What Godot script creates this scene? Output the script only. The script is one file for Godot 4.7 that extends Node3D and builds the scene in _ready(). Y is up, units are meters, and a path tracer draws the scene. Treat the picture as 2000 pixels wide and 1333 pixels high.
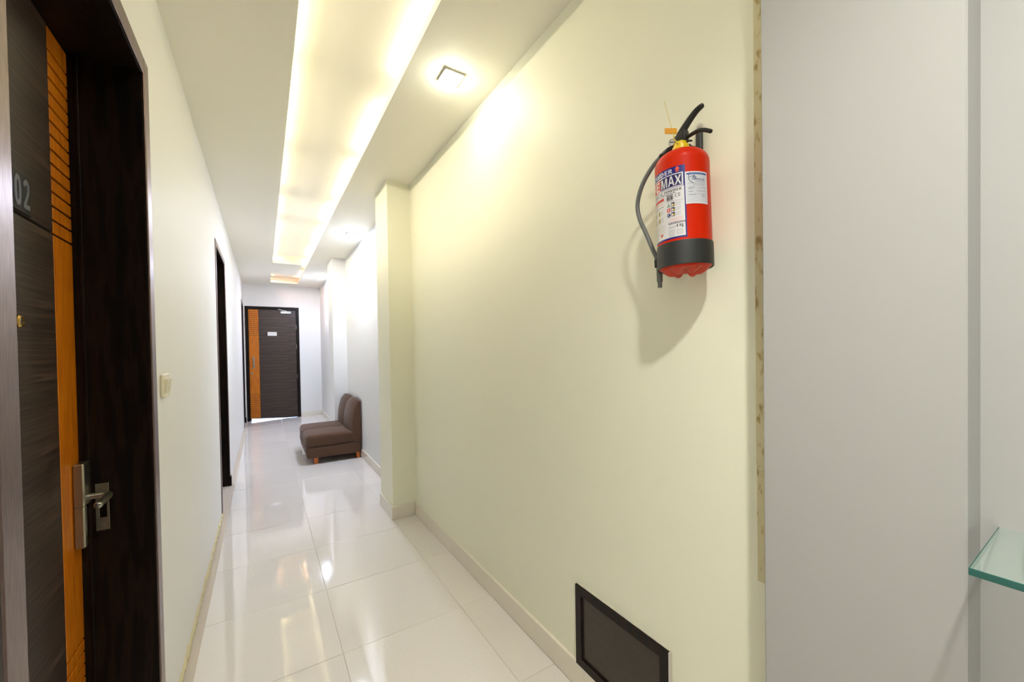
extends Node3D
# A hotel corridor seen from its lobby end. x runs across the corridor, -z runs down it, y is up; the floor is y = 0.

const XL := -0.329      # face of the left wall
const XR := 1.083       # face of the right wall
const HC := 2.831       # underside of the false ceiling
const ZE := -9.905      # face of the end wall
const ZB := 2.6         # face of the wall behind the lobby
const TILE := 0.6

var M := {}
var taken := {}
var font_bold: SystemFont
var font_plain: SystemFont

# ------------------------------------------------------------------ helpers
func numbered(called: String) -> String:
	var n: int = taken.get(called, 0)
	taken[called] = n + 1
	return called if n == 0 else "%s_%03d" % [called, n]

func tag(o: Node3D, label: String, category: String, group := "", kind := "") -> Node3D:
	o.set_meta("label", label)
	o.set_meta("category", category)
	if group: o.set_meta("group", group)
	if kind: o.set_meta("kind", kind)
	return o

func thing(called: String, label: String, category: String, at := Vector3.ZERO, group := "", kind := "") -> Node3D:
	var o := Node3D.new()
	o.name = numbered(called)
	add_child(o, true)
	o.position = at
	return tag(o, label, category, group, kind)

func newst() -> SurfaceTool:
	var st := SurfaceTool.new()
	st.begin(Mesh.PRIMITIVE_TRIANGLES)
	return st

func put(called: String, st: SurfaceTool, mat: Material, parent: Node3D = null, at := Vector3.ZERO) -> MeshInstance3D:
	var o := MeshInstance3D.new()
	o.name = called if parent else numbered(called)
	o.mesh = st.commit()
	o.material_override = mat
	o.position = at
	if parent: parent.add_child(o, true)
	else: add_child(o, true)
	return o

func put_mesh(called: String, mesh: Mesh, mat: Material, parent: Node3D, at := Vector3.ZERO) -> MeshInstance3D:
	var o := MeshInstance3D.new()
	o.name = called
	o.mesh = mesh
	o.material_override = mat
	o.position = at
	parent.add_child(o, true)
	return o

func face(st: SurfaceTool, pts: Array, n: Vector3) -> void:
	# a flat convex polygon whose outside is n (clockwise from outside)
	var a: Vector3 = pts[0]
	for i in range(1, pts.size() - 1):
		var b: Vector3 = pts[i]
		var c: Vector3 = pts[i + 1]
		if (b - a).cross(c - a).dot(n) > 0.0:
			var t := b
			b = c
			c = t
		for p in [a, b, c]:
			st.set_normal(n.normalized())
			st.set_uv(Vector2.ZERO)
			st.add_vertex(p)

func box(st: SurfaceTool, lo: Vector3, hi: Vector3, b := 0.0) -> void:
	# a box from corner to corner with chamfered edges of width b
	var c := (lo + hi) * 0.5
	var h := ((hi - lo) * 0.5).abs()
	b = minf(b, minf(h.x, minf(h.y, h.z)) * 0.95)
	var v := func(s: Vector3, axis: int) -> Vector3:
		var k := h - Vector3(b, b, b)
		k[axis] = h[axis]
		return c + s * k
	for axis in 3:
		var i := (axis + 1) % 3
		var j := (axis + 2) % 3
		for sg in [-1.0, 1.0]:
			var q := []
			for p in [[-1.0, -1.0], [1.0, -1.0], [1.0, 1.0], [-1.0, 1.0]]:
				var s := Vector3.ZERO
				s[axis] = sg
				s[i] = p[0]
				s[j] = p[1]
				q.append(v.call(s, axis))
			var n := Vector3.ZERO
			n[axis] = sg
			face(st, q, n)
	if b <= 0.0: return
	for axis in 3:
		var i := (axis + 1) % 3
		var j := (axis + 2) % 3
		for si in [-1.0, 1.0]:
			for sj in [-1.0, 1.0]:
				var s0 := Vector3.ZERO
				s0[i] = si
				s0[j] = sj
				var n := s0
				var s1 := s0
				s0[axis] = -1.0
				s1[axis] = 1.0
				face(st, [v.call(s0, i), v.call(s0, j), v.call(s1, j), v.call(s1, i)], n)
	for sx in [-1.0, 1.0]:
		for sy in [-1.0, 1.0]:
			for sz in [-1.0, 1.0]:
				var s := Vector3(sx, sy, sz)
				face(st, [v.call(s, 0), v.call(s, 1), v.call(s, 2)], s)

func onebox(lo: Vector3, hi: Vector3, b := 0.0) -> SurfaceTool:
	var st := newst()
	box(st, lo, hi, b)
	return st

func grid(st: SurfaceTool, rows: Array, closed := false, uv := false) -> void:
	# a smooth surface through rows of points (all the same length); normals come from the neighbours
	var nr := rows.size()
	var nc: int = rows[0].size()
	var nm := []
	for r in nr:
		var line := []
		for k in nc:
			var u0: Vector3 = rows[r][(k - 1 + nc) % nc] if closed else rows[r][maxi(k - 1, 0)]
			var u1: Vector3 = rows[r][(k + 1) % nc] if closed else rows[r][mini(k + 1, nc - 1)]
			var w0: Vector3 = rows[maxi(r - 1, 0)][k]
			var w1: Vector3 = rows[mini(r + 1, nr - 1)][k]
			line.append((u1 - u0).cross(w1 - w0).normalized())
		nm.append(line)
	var last := nc if closed else nc - 1
	for r in nr - 1:
		for k in last:
			var k1 := (k + 1) % nc
			for t in [[r, k], [r + 1, k1], [r, k1], [r, k], [r + 1, k], [r + 1, k1]]:
				st.set_normal(nm[t[0]][t[1]])
				if uv: st.set_uv(Vector2(float(t[1]) / (nc - 1), float(t[0]) / (nr - 1)))
				else: st.set_uv(Vector2.ZERO)
				st.add_vertex(rows[t[0]][t[1]])

func lathe(st: SurfaceTool, profile: Array, seg := 48) -> void:
	# profile of Vector2(radius, height), from bottom to top on the outside; corners sharper than 35 degrees stay crisp
	var runs := []
	var run := [profile[0]]
	for i in range(1, profile.size()):
		run.append(profile[i])
		if i < profile.size() - 1:
			var a: Vector2 = (profile[i] - profile[i - 1]).normalized()
			var b: Vector2 = (profile[i + 1] - profile[i]).normalized()
			if a.dot(b) < 0.82:
				runs.append(run)
				run = [profile[i]]
	runs.append(run)
	for rr in runs:
		var rows := []
		for p in rr:
			var line := []
			for k in seg:
				var t := TAU * k / seg
				var rad := maxf(p.x, 0.00005)
				line.append(Vector3(rad * cos(t), p.y, rad * sin(t)))
			rows.append(line)
		# outward: along +angle crossed with up points out when the order is reversed
		for line in rows: line.reverse()
		grid(st, rows, true)

func tube(st: SurfaceTool, pts: Array, radius, sides := 14, flat := 1.0) -> void:
	# a round bar along points; radius is a number or an array; closed with domed ends
	var n := pts.size()
	var up := Vector3.UP
	var rows := []
	var t0: Vector3 = (pts[1] - pts[0]).normalized()
	if absf(t0.dot(up)) > 0.9: up = Vector3.RIGHT
	var side := t0.cross(up).normalized()
	for i in n:
		var t: Vector3 = (pts[mini(i + 1, n - 1)] - pts[maxi(i - 1, 0)]).normalized()
		side = (side - t * side.dot(t)).normalized()
		var nor := side.cross(t).normalized()
		var r: float = radius[i] if radius is Array else radius
		var dome := [0.0]
		if i == 0: dome = [-1.0, -0.75, -0.4, 0.0]
		if i == n - 1: dome = [0.0, 0.4, 0.75, 1.0]
		for d in dome:
			var k := sqrt(maxf(1.0 - d * d, 0.0001))
			var line := []
			for s in sides:
				var a := TAU * s / sides
				line.append(pts[i] + t * d * r * 0.6 + (side * cos(a) + nor * sin(a) * flat) * r * k)
			rows.append(line)
	grid(st, rows, true)

func curve(points: Array, each := 8) -> Array:
	# a Catmull-Rom line through points
	var out := []
	for i in points.size() - 1:
		var p0: Vector3 = points[maxi(i - 1, 0)]
		var p1: Vector3 = points[i]
		var p2: Vector3 = points[i + 1]
		var p3: Vector3 = points[mini(i + 2, points.size() - 1)]
		for k in each:
			out.append(p1.cubic_interpolate(p2, p0, p3, float(k) / each))
	out.append(points[-1])
	return out

func soft_box(st: SurfaceTool, half: Vector3, r: float, shape: Callable, n := 14) -> void:
	# a rounded box on a fine grid, bent by shape(point) -> point
	for axis in 3:
		var i := (axis + 1) % 3
		var j := (axis + 2) % 3
		for sg in [-1.0, 1.0]:
			var rows := []
			for a in n + 1:
				var line := []
				for b in n + 1:
					var p := Vector3.ZERO
					p[axis] = sg * half[axis]
					# points gather towards the rounded edges
					p[i] = sin((a * 2.0 / n - 1.0) * PI / 2) * half[i]
					p[j] = sin((b * 2.0 / n - 1.0) * PI / 2) * half[j]
					var core := p.clamp(-half + Vector3(r, r, r), half - Vector3(r, r, r))
					var q := core + (p - core).normalized() * r
					line.append(shape.call(q))
				if sg > 0.0: line.reverse()
				rows.append(line)
			grid(st, rows)

func prism(st: SurfaceTool, outline: Array, axis: int, a: float, b: float) -> void:
	# a convex outline of Vector2 (the two axes after `axis`, in order) pushed from a to b along axis
	var i := (axis + 1) % 3
	var j := (axis + 2) % 3
	var at := func(p: Vector2, w: float) -> Vector3:
		var v := Vector3.ZERO
		v[axis] = w
		v[i] = p.x
		v[j] = p.y
		return v
	var mid := Vector2.ZERO
	for p in outline: mid += p
	mid /= outline.size()
	for w in [a, b]:
		var n := Vector3.ZERO
		n[axis] = signf(w - (a + b) * 0.5)
		var q := []
		for p in outline: q.append(at.call(p, w))
		face(st, q, n)
	for k in outline.size():
		var p: Vector2 = outline[k]
		var q: Vector2 = outline[(k + 1) % outline.size()]
		var out := (q - p).orthogonal().normalized()
		if out.dot((p + q) * 0.5 - mid) < 0.0: out = -out
		var n := Vector3.ZERO
		n[i] = out.x
		n[j] = out.y
		face(st, [at.call(p, a), at.call(q, a), at.call(q, b), at.call(p, b)], n)

# ------------------------------------------------------------------ materials
func noise_tex(freq: float, ramp: Array, seed_no: int, size := 512, octaves := 4, normal := false, bump := 4.0) -> NoiseTexture2D:
	var n := FastNoiseLite.new()
	n.noise_type = FastNoiseLite.TYPE_SIMPLEX_SMOOTH
	n.frequency = freq
	n.fractal_octaves = octaves
	n.seed = seed_no
	var t := NoiseTexture2D.new()
	t.width = size
	t.height = size
	t.seamless = true
	t.noise = n
	t.as_normal_map = normal
	t.bump_strength = bump
	if ramp:
		var g := Gradient.new()
		g.offsets = PackedFloat32Array(ramp.map(func(x): return x[0]))
		g.colors = PackedColorArray(ramp.map(func(x): return x[1]))
		t.color_ramp = g
	return t

func mat(color: Color, rough: float, metal := 0.0) -> StandardMaterial3D:
	var m := StandardMaterial3D.new()
	m.albedo_color = color
	m.roughness = rough
	m.metallic = metal
	return m

func world_tex(m: StandardMaterial3D, tex: Texture2D, scale: Vector3) -> void:
	m.albedo_texture = tex
	m.uv1_triplanar = true
	m.uv1_world_triplanar = true
	m.uv1_scale = scale
	m.uv1_triplanar_sharpness = 8.0

func c8(r: int, g: int, b: int) -> Color:
	return Color8(r, g, b)

func materials() -> void:
	M.cream = mat(c8(246, 245, 222), 0.55)
	M.white = mat(c8(240, 239, 234), 0.55)
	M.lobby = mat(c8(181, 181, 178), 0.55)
	M.ceiling = mat(c8(248, 244, 228), 0.7)
	M.crumb = mat(c8(220, 209, 170), 0.95)
	M.grout = mat(c8(205, 193, 178), 0.8)
	# polished vitrified tile: fine speckle, mirror-like glaze
	for k in 3:
		var d: int = [0, -3, 3][k]
		var t := mat(Color.WHITE, 0.045)
		world_tex(t, noise_tex(0.16, [[0.0, c8(224 + d, 217 + d, 209 + d)], [0.5, c8(234 + d, 228 + d, 221 + d)], [1.0, c8(241 + d, 236 + d, 230 + d)]], 11 + k, 512, 4), Vector3(1.7, 1.7, 1.7))
		t.metallic_specular = 0.6
		M["tile%d" % k] = t
	M.skirting = mat(Color.WHITE, 0.22)
	world_tex(M.skirting, noise_tex(0.12, [[0.0, c8(236, 228, 208)], [1.0, c8(246, 239, 224)]], 15), Vector3(1.5, 1.5, 1.5))
	# wenge veneer, grain lying down
	M.veneer = mat(Color.WHITE, 0.38)
	world_tex(M.veneer, noise_tex(0.035, [[0.0, c8(26, 18, 14)], [0.40, c8(46, 35, 29)], [0.50, c8(74, 57, 48)], [0.58, c8(40, 30, 25)], [0.7, c8(86, 67, 57)], [1.0, c8(54, 40, 34)]], 21, 512, 5), Vector3(0.07, 5.0, 0.07))
	M.dark_veneer = mat(Color.WHITE, 0.42)
	world_tex(M.dark_veneer, noise_tex(0.035, [[0.0, c8(38, 30, 22)], [0.5, c8(58, 47, 36)], [0.6, c8(44, 35, 26)], [1.0, c8(66, 54, 42)]], 22, 512, 5), Vector3(0.3, 4.0, 0.3))
	# the same dark wood with the grain standing up
	M.dark = mat(Color.WHITE, 0.36)
	world_tex(M.dark, noise_tex(0.02, [[0.0, c8(14, 9, 6)], [0.45, c8(22, 15, 10)], [0.62, c8(36, 23, 15)], [1.0, c8(18, 12, 8)]], 24, 512, 4), Vector3(2.6, 0.28, 2.6))
	M.dark.metallic_specular = 0.3
	M.orange = mat(Color.WHITE, 0.34)
	world_tex(M.orange, noise_tex(0.03, [[0.0, c8(174, 90, 4)], [0.5, c8(200, 112, 9)], [1.0, c8(218, 132, 18)]], 27, 512, 4), Vector3(3.0, 0.3, 3.0))
	M.slot = mat(c8(20, 12, 8), 0.8)
	M.bronze = mat(Color.WHITE, 0.33, 0.85)
	world_tex(M.bronze, noise_tex(0.08, [[0.0, c8(98, 82, 78)], [0.5, c8(120, 102, 98)], [1.0, c8(142, 124, 120)]], 31, 512, 3), Vector3(9.0, 0.35, 9.0))
	M.steel = mat(c8(176, 172, 158), 0.34, 1.0)
	M.plate = mat(c8(232, 231, 226), 0.25)
	M.chrome = mat(c8(205, 203, 198), 0.18, 1.0)
	M.brass = mat(c8(196, 162, 92), 0.25, 1.0)
	M.black_gloss = mat(c8(16, 16, 17), 0.25)
	M.black_plate = mat(c8(15, 16, 18), 0.35)
	M.digit = mat(c8(128, 132, 142), 0.3, 0.3)
	M.lens = mat(c8(26, 30, 34), 0.08)
	M.switch = mat(c8(236, 228, 200), 0.35)
	# brown woven upholstery
	M.fabric = mat(Color.WHITE, 0.92)
	world_tex(M.fabric, noise_tex(0.22, [[0.0, c8(56, 37, 24)], [0.5, c8(88, 60, 41)], [1.0, c8(116, 82, 58)]], 41, 512, 3), Vector3(5.0, 5.0, 5.0))
	M.fabric.normal_enabled = true
	M.fabric.normal_texture = noise_tex(0.25, [], 42, 512, 2, true, 3.0)
	M.fabric.normal_scale = 0.5
	M.fabric.rim_enabled = true
	M.fabric.rim = 0.35
	M.fabric.rim_tint = 0.7
	M.foot = mat(c8(206, 112, 34), 0.4)
	# extinguisher
	M.red = mat(c8(208, 38, 0), 0.45)
	M.red.metallic_specular = 0.25
	M.red.clearcoat_enabled = true
	M.red.clearcoat = 0.2
	M.red.clearcoat_roughness = 0.04
	M.red_plastic = mat(c8(206, 62, 34), 0.4)
	M.rubber = mat(c8(44, 46, 44), 0.5)
	M.hose = mat(c8(108, 112, 109), 0.38)
	M.handle = mat(c8(24, 25, 25), 0.42)
	M.yellow = mat(c8(232, 202, 20), 0.32)
	M.tag = mat(c8(238, 166, 18), 0.45)
	M.wire = mat(c8(226, 204, 74), 0.4)
	M.gauge_face = mat(c8(214, 214, 206), 0.3)
	M.needle = mat(c8(40, 60, 40), 0.5)
	M.pale = mat(c8(205, 200, 188), 0.5)
	# glass shelf
	M.glass = mat(Color(0.80, 0.95, 0.90, 0.10), 0.03)
	M.glass.transparency = BaseMaterial3D.TRANSPARENCY_ALPHA
	M.glass_edge = mat(Color(0.10, 0.40, 0.36, 0.80), 0.1)
	M.glass_edge.transparency = BaseMaterial3D.TRANSPARENCY_ALPHA
	M.stain = mat(Color.WHITE, 0.8)
	world_tex(M.stain, noise_tex(0.03, [[0.0, c8(226, 217, 180)], [0.56, c8(222, 212, 172)], [0.68, c8(206, 190, 142)], [0.8, c8(180, 156, 104)], [1.0, c8(160, 134, 84)]], 53, 512, 4), Vector3(2.6, 1.1, 2.6))
	M.paver = mat(c8(206, 208, 210), 0.7)

func glow(color: Color, energy: float) -> StandardMaterial3D:
	var m := mat(Color(0.9, 0.9, 0.9), 0.5)
	m.emission_enabled = true
	m.emission = color
	m.emission_energy_multiplier = energy
	return m

# ------------------------------------------------------------------ lamps
func omni(parent: Node3D, at: Vector3, color: Color, energy: float, size: float) -> void:
	var l := OmniLight3D.new()
	l.name = "lamp_light"
	l.position = at
	l.light_color = color
	l.light_energy = energy
	l.light_size = size
	l.omni_range = 14.0
	l.omni_attenuation = 2.0
	l.shadow_enabled = true
	parent.add_child(l, true)

func downlight(x: float, z: float, label: String, color: Color, energy: float, group: String, s := 0.055, beam := 0.0) -> void:
	var t := thing("downlight", label, "ceiling light", Vector3(x, HC, z), group)
	var f := newst()
	for q in [[-s, -s, s, -s + 0.007], [-s, s - 0.007, s, s], [-s, -s + 0.007, -s + 0.007, s - 0.007], [s - 0.007, -s + 0.007, s, s - 0.007]]:
		box(f, Vector3(q[0], -0.008, q[1]), Vector3(q[2], 0.004, q[3]), 0.002)
	put("frame", f, M.pale, t)
	var d := newst()
	soft_box(d, Vector3(s - 0.008, 0.012, s - 0.008), 0.011, func(p: Vector3) -> Vector3: return p, 8)
	put("diffuser", d, glow(color, 6.0), t, Vector3(0, -0.010, 0))
	omni(t, Vector3(0, -0.014, 0), color, 0.045, 0.04)
	if beam > 0.0:
		# a fitting with a reflector: its beam fades out towards the horizontal
		var b := SpotLight3D.new()
		b.name = "beam_light"
		b.spot_angle = beam
		b.spot_angle_attenuation = 1.0
		b.light_color = color
		b.light_energy = energy
		b.light_size = s * 0.8
		b.spot_range = 14.0
		b.spot_attenuation = 2.0
		b.shadow_enabled = true
		b.rotation = Vector3(-PI / 2, 0, 0)
		b.position = Vector3(0, -0.024, 0)
		t.add_child(b, true)
		return
	var l := AreaLight3D.new()
	l.name = "panel_light"
	l.area_size = Vector2(s * 1.7, s * 1.7)
	l.area_normalize_energy = true
	l.light_color = color
	l.light_energy = energy
	l.area_range = 14.0
	l.shadow_enabled = true
	l.rotation = Vector3(-PI / 2, 0, 0)
	l.position = Vector3(0, -0.024, 0)
	t.add_child(l, true)

func led_strip(x: float, z0: float, z1: float, label: String, color: Color, energy: float, aim: Vector3, y: float) -> void:
	# a rope of warm light lying on the hidden ledge: it waves a little and throws its light along aim in pools
	var t := thing("light_strip", label, "strip light", Vector3(x, y, (z0 + z1) * 0.5), "strip lights hidden in the ceiling recess")
	var n := maxi(2, int(round((z0 - z1) / 0.95)))
	var pts := []
	var rng := RandomNumberGenerator.new()
	rng.seed = int(absf(x * 1000.0)) + 7
	for i in n * 4 + 1:
		var z := lerpf(z0, z1, float(i) / (n * 4)) - (z0 + z1) * 0.5
		pts.append(Vector3(rng.randf_range(-0.006, 0.006), rng.randf_range(0.0, 0.004), z))
	var st := newst()
	tube(st, pts, 0.006, 8)
	put("rope", st, glow(color, 1.6), t)
	for i in n:
		var l := AreaLight3D.new()
		l.name = "strip_light"
		var len := (z0 - z1) / n
		l.area_size = Vector2(0.012, len * rng.randf_range(0.55, 0.95))
		l.area_normalize_energy = true
		l.light_color = color
		l.light_energy = energy * len * rng.randf_range(0.75, 1.25)
		l.area_range = 12.0
		l.shadow_enabled = true
		l.basis = Basis.looking_at(aim, Vector3(0, 0, 1))
		l.position = aim.normalized() * 0.009 + Vector3(0, 0.002, lerpf(z0, z1, (i + 0.5) / n) - (z0 + z1) * 0.5)
		t.add_child(l, true)

# ------------------------------------------------------------------ the shell
func floor_build() -> void:
	var f := put("floor", onebox(Vector3(XL - 0.3, -0.12, ZE - 0.4), Vector3(2.3, -0.0015, ZB + 0.2)), M.grout)
	tag(f, "polished cream tiled floor of the long corridor", "floor", "", "structure")
	var xs := [-0.287, 0.286, 0.886, 1.072]
	var rng := RandomNumberGenerator.new()
	rng.seed = 5
	var z3 := -2.618
	for r in range(-13, 9):
		var z0 := z3 + TILE * r
		var z1 := z0 + TILE
		z0 = maxf(z0, ZE)
		z1 = minf(z1, ZB)
		if z1 - z0 < 0.05: continue
		for k in 3:
			var rise := rng.randf_range(-0.0003, 0.0003)
			put("floor_tile", onebox(Vector3(xs[k] + 0.001, -0.011, z0 + 0.001), Vector3(xs[k + 1] - 0.001, 0.0 + rise, z1 - 0.001), 0.0012), M["tile%d" % rng.randi_range(0, 2)], f)

func wall_build() -> void:
	# left wall with three door openings
	var st := newst()
	var top := 3.1
	var o := [[-0.933, -1.874, 2.407], [-4.308, -5.272, 2.377], [-9.098, -9.802, 2.387]]
	var z := ZB + 0.15
	for d in o:
		box(st, Vector3(XL - 0.25, 0, d[0]), Vector3(XL, top, z))
		box(st, Vector3(XL - 0.25, d[2], d[1]), Vector3(XL, top, d[0]))
		box(st, Vector3(XL - 0.30, 0, d[1] - 0.05), Vector3(XL - 0.25, top, d[0] + 0.05))   # unseen backing added to keep sky light out of the openings
		z = d[1]
	box(st, Vector3(XL - 0.25, 0, ZE - 0.2), Vector3(XL, top, z))
	var wl := put("wall_left", st, M.white, self)
	tag(wl, "long off-white corridor wall pierced by three dark doorways", "wall", "", "structure")
	# the crumbly lower edge of its plaster
	var ragged := newst()
	var rng := RandomNumberGenerator.new()
	rng.seed = 77
	var nz := FastNoiseLite.new()
	nz.seed = 9
	nz.frequency = 9.0
	for span in [[-1.95, -4.33]]:
		var rows := []
		var steps := 340
		for i in steps + 1:
			var zz := lerpf(span[0], span[1], float(i) / steps)
			var bulge := 0.010 + 0.008 * nz.get_noise_2d(zz, 0.0) + rng.randf_range(-0.002, 0.002)
			var h := 0.026 + 0.020 * nz.get_noise_2d(zz, 5.0) + rng.randf_range(-0.004, 0.004)
			var low := 0.004 + 0.006 * absf(nz.get_noise_2d(zz, 9.0))
			rows.append([Vector3(XL - 0.002, h + 0.012, zz), Vector3(XL + bulge * 0.6, h + 0.004, zz), Vector3(XL + bulge, h * 0.6 + 0.003, zz), Vector3(XL + bulge * 0.8, low, zz), Vector3(XL - 0.002, low - 0.003, zz)])
		grid(ragged, rows)
	put("plaster_edge", ragged, M.crumb, wl)

	# right wall: a cream panel between two piers, white beyond
	var wr := thing("wall_right", "corridor's right wall with projecting piers, cream near, white beyond", "wall", Vector3.ZERO, "", "structure")
	put("cream_panel", onebox(Vector3(XR, 0, -3.784), Vector3(XR + 0.2, top, -0.155)), M.cream, wr)
	put("white_panel", onebox(Vector3(XR, 0, ZE - 0.2), Vector3(XR + 0.2, top, -3.784)), M.white, wr)
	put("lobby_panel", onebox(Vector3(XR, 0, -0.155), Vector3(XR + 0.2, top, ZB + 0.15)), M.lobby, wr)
	put("pier", onebox(Vector3(0.887, 0, -3.784), Vector3(XR + 0.02, HC + 0.01, -3.384), 0.003), M.cream, wr)
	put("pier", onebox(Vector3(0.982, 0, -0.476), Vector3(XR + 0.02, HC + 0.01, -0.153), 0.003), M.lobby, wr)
	put("pier", onebox(Vector3(0.890, 0, -7.05), Vector3(XR + 0.02, HC + 0.01, -6.60), 0.003), M.white, wr)
	# stained strip where the panel meets the near pier, in two lengths
	var tr := thing("trim_1", "narrow stained filler strip beside the near white pier", "trim", Vector3.ZERO, "", "structure")
	put("strip", onebox(Vector3(XR - 0.003, 1.106, -0.5415), Vector3(XR + 0.01, HC, -0.470), 0.001), M.stain, tr)
	put("strip", onebox(Vector3(XR - 0.003, 0.80, -0.5405), Vector3(XR + 0.01, 1.103, -0.470), 0.001), M.stain, tr)

	# end wall with a doorway, and the wall behind the lobby
	var se := newst()
	var dx0 := -0.255
	var dx1 := 0.620
	var dh := 2.325
	box(se, Vector3(XL - 0.25, 0, ZE - 0.2), Vector3(dx0, top, ZE))
	box(se, Vector3(dx1, 0, ZE - 0.2), Vector3(XR + 0.2, top, ZE))
	box(se, Vector3(dx0, dh, ZE - 0.2), Vector3(dx1, top, ZE))
	tag(put("wall_end", se, M.white, self), "white wall closing the far end of the corridor", "wall", "", "structure")
	tag(put("wall_lobby", onebox(Vector3(XL - 0.25, 0, ZB), Vector3(XR + 0.2, top, ZB + 0.15)), M.dark_veneer, self), "unseen wall behind the camera, dark panelling added to dim the lobby end", "wall", "", "structure")  # dark surface added out of view to lower the bounced light nearby

func skirting_build() -> void:
	var b := thing("baseboard_right", "cream tile skirting along the right wall and round its piers", "baseboard", Vector3.ZERO, "", "structure")
	var h := 0.108
	var f := XR - 0.013
	var along := func(x: float, z0: float, z1: float) -> void:
		# tiles of 0.6 m from z0 (near) to z1 (far), face at x
		var z := z0
		while z > z1 + 0.01:
			var e := maxf(z - TILE, z1)
			put("skirting_tile", onebox(Vector3(x, 0.0008, e + 0.0006), Vector3(x + 0.016, h, z - 0.0006), 0.0012), M.skirting, b)
			z = e
	var across := func(z: float, x0: float, x1: float) -> void:
		put("skirting_tile", onebox(Vector3(x0, 0.0008, z), Vector3(x1, h, z + 0.013), 0.0012), M.skirting, b)
	along.call(f, -0.476, -0.62)
	along.call(f, -0.62, -1.418)
	along.call(f, -1.418, -3.371)
	across.call(-3.384, 0.874, f - 0.001)
	along.call(0.874, -3.385, -3.784)
	along.call(f, -3.786, -6.587)
	across.call(-6.60, 0.877, f - 0.001)
	along.call(0.877, -6.601, -7.05)
	along.call(f, -7.052, ZE + 0.014)
	var e := thing("baseboard_end", "pale tile skirting beside the far door", "baseboard", Vector3.ZERO, "", "structure")
	put("skirting_tile", onebox(Vector3(0.675, 0.0008, ZE), Vector3(f - 0.001, 0.10, ZE + 0.013), 0.0012), M.skirting, e)

func ceiling_build() -> void:
	# false ceiling with a long recess; the slab above closes it
	var x0 := 0.150
	var x1 := 0.632
	var zn := -1.30
	var zf := -9.49
	var t := 0.04
	var st := newst()
	box(st, Vector3(XL, HC, ZE), Vector3(x0, HC + t, ZB))
	box(st, Vector3(x1, HC, ZE), Vector3(XR, HC + t, ZB))
	box(st, Vector3(x0, HC, zn), Vector3(x1, HC + t, ZB))
	box(st, Vector3(x0, HC, ZE), Vector3(x1, HC + t, zf))
	var c := put("ceiling", st, M.ceiling, self)
	tag(c, "off-white false ceiling with a long glowing recess down its middle", "ceiling", "", "structure")
	put("ceiling_bridge", onebox(Vector3(x0, HC, -8.42), Vector3(0.565, HC + t, -7.405), 0.001), M.ceiling, c)
	var up := newst()
	var y := HC + 0.115
	box(up, Vector3(XL - 0.25, y, ZE - 0.2), Vector3(XR + 0.2, y + 0.12, ZB + 0.15))
	# sides of the hollow above the ledge
	box(up, Vector3(0.00, HC + t, zf - 0.1), Vector3(0.03, y, zn + 0.1))
	box(up, Vector3(0.75, HC + t, zf - 0.1), Vector3(0.78, y, zn + 0.1))
	box(up, Vector3(0.03, HC + t, zn + 0.07), Vector3(0.75, y, zn + 0.1))
	box(up, Vector3(0.03, HC + t, zf - 0.1), Vector3(0.75, y, zf - 0.07))
	put("recess_slab", up, M.ceiling, c)

# ------------------------------------------------------------------ doors
func trim_frame(t: Node3D, z0: float, z1: float, h: float, w0: float, w1: float, wt: float) -> void:
	# bronze strips round an opening in the left wall (z0 near, z1 far)
	put("metal_trim", onebox(Vector3(XL - 0.002, 0, z0), Vector3(XL + 0.006, h + wt, z0 + w0), 0.003), M.bronze, t)
	put("metal_trim", onebox(Vector3(XL - 0.002, 0, z1 - w1), Vector3(XL + 0.006, h + wt, z1), 0.003), M.bronze, t)
	put("metal_trim", onebox(Vector3(XL - 0.002, h, z1 + 0.0005), Vector3(XL + 0.006, h + wt, z0 - 0.0005), 0.003), M.bronze, t)

func lining(t: Node3D, z0: float, z1: float, h: float, depth: float) -> void:
	var b := 0.004
	put("jamb", onebox(Vector3(XL - depth, 0, z0), Vector3(XL + 0.0015, h + 0.022, z0 + 0.0215), b), M.dark, t)
	put("jamb", onebox(Vector3(XL - depth, 0, z1 - 0.0215), Vector3(XL + 0.0015, h + 0.022, z1), b), M.dark, t)
	put("door_head", onebox(Vector3(XL - depth, h, z1 + 0.0003), Vector3(XL + 0.0015, h + 0.0215, z0 - 0.0003), b), M.dark, t)

func slats(parent: Node3D, along: Callable, u0: float, u1: float, ys: Array) -> void:
	# orange boards between the grooves at heights ys; along(u, y, d) makes a point
	for i in ys.size() - 1:
		var a: Vector3 = along.call(u0, ys[i] + 0.0034, 0.0)
		var b: Vector3 = along.call(u1, ys[i + 1] - 0.0034, 0.006)
		put("slat", onebox(Vector3(minf(a.x, b.x), a.y, minf(a.z, b.z)), Vector3(maxf(a.x, b.x), b.y, maxf(a.z, b.z)), 0.001), M.orange, parent)

func groove_heights(top: float) -> Array:
	var ys := [0.012]
	for i in 12: ys.append(0.052 + 0.0412 * i)
	ys.append(1.776)
	for i in range(1, 14): ys.append(1.776 + 0.0412 * i)
	ys.append(top)
	return ys

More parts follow.
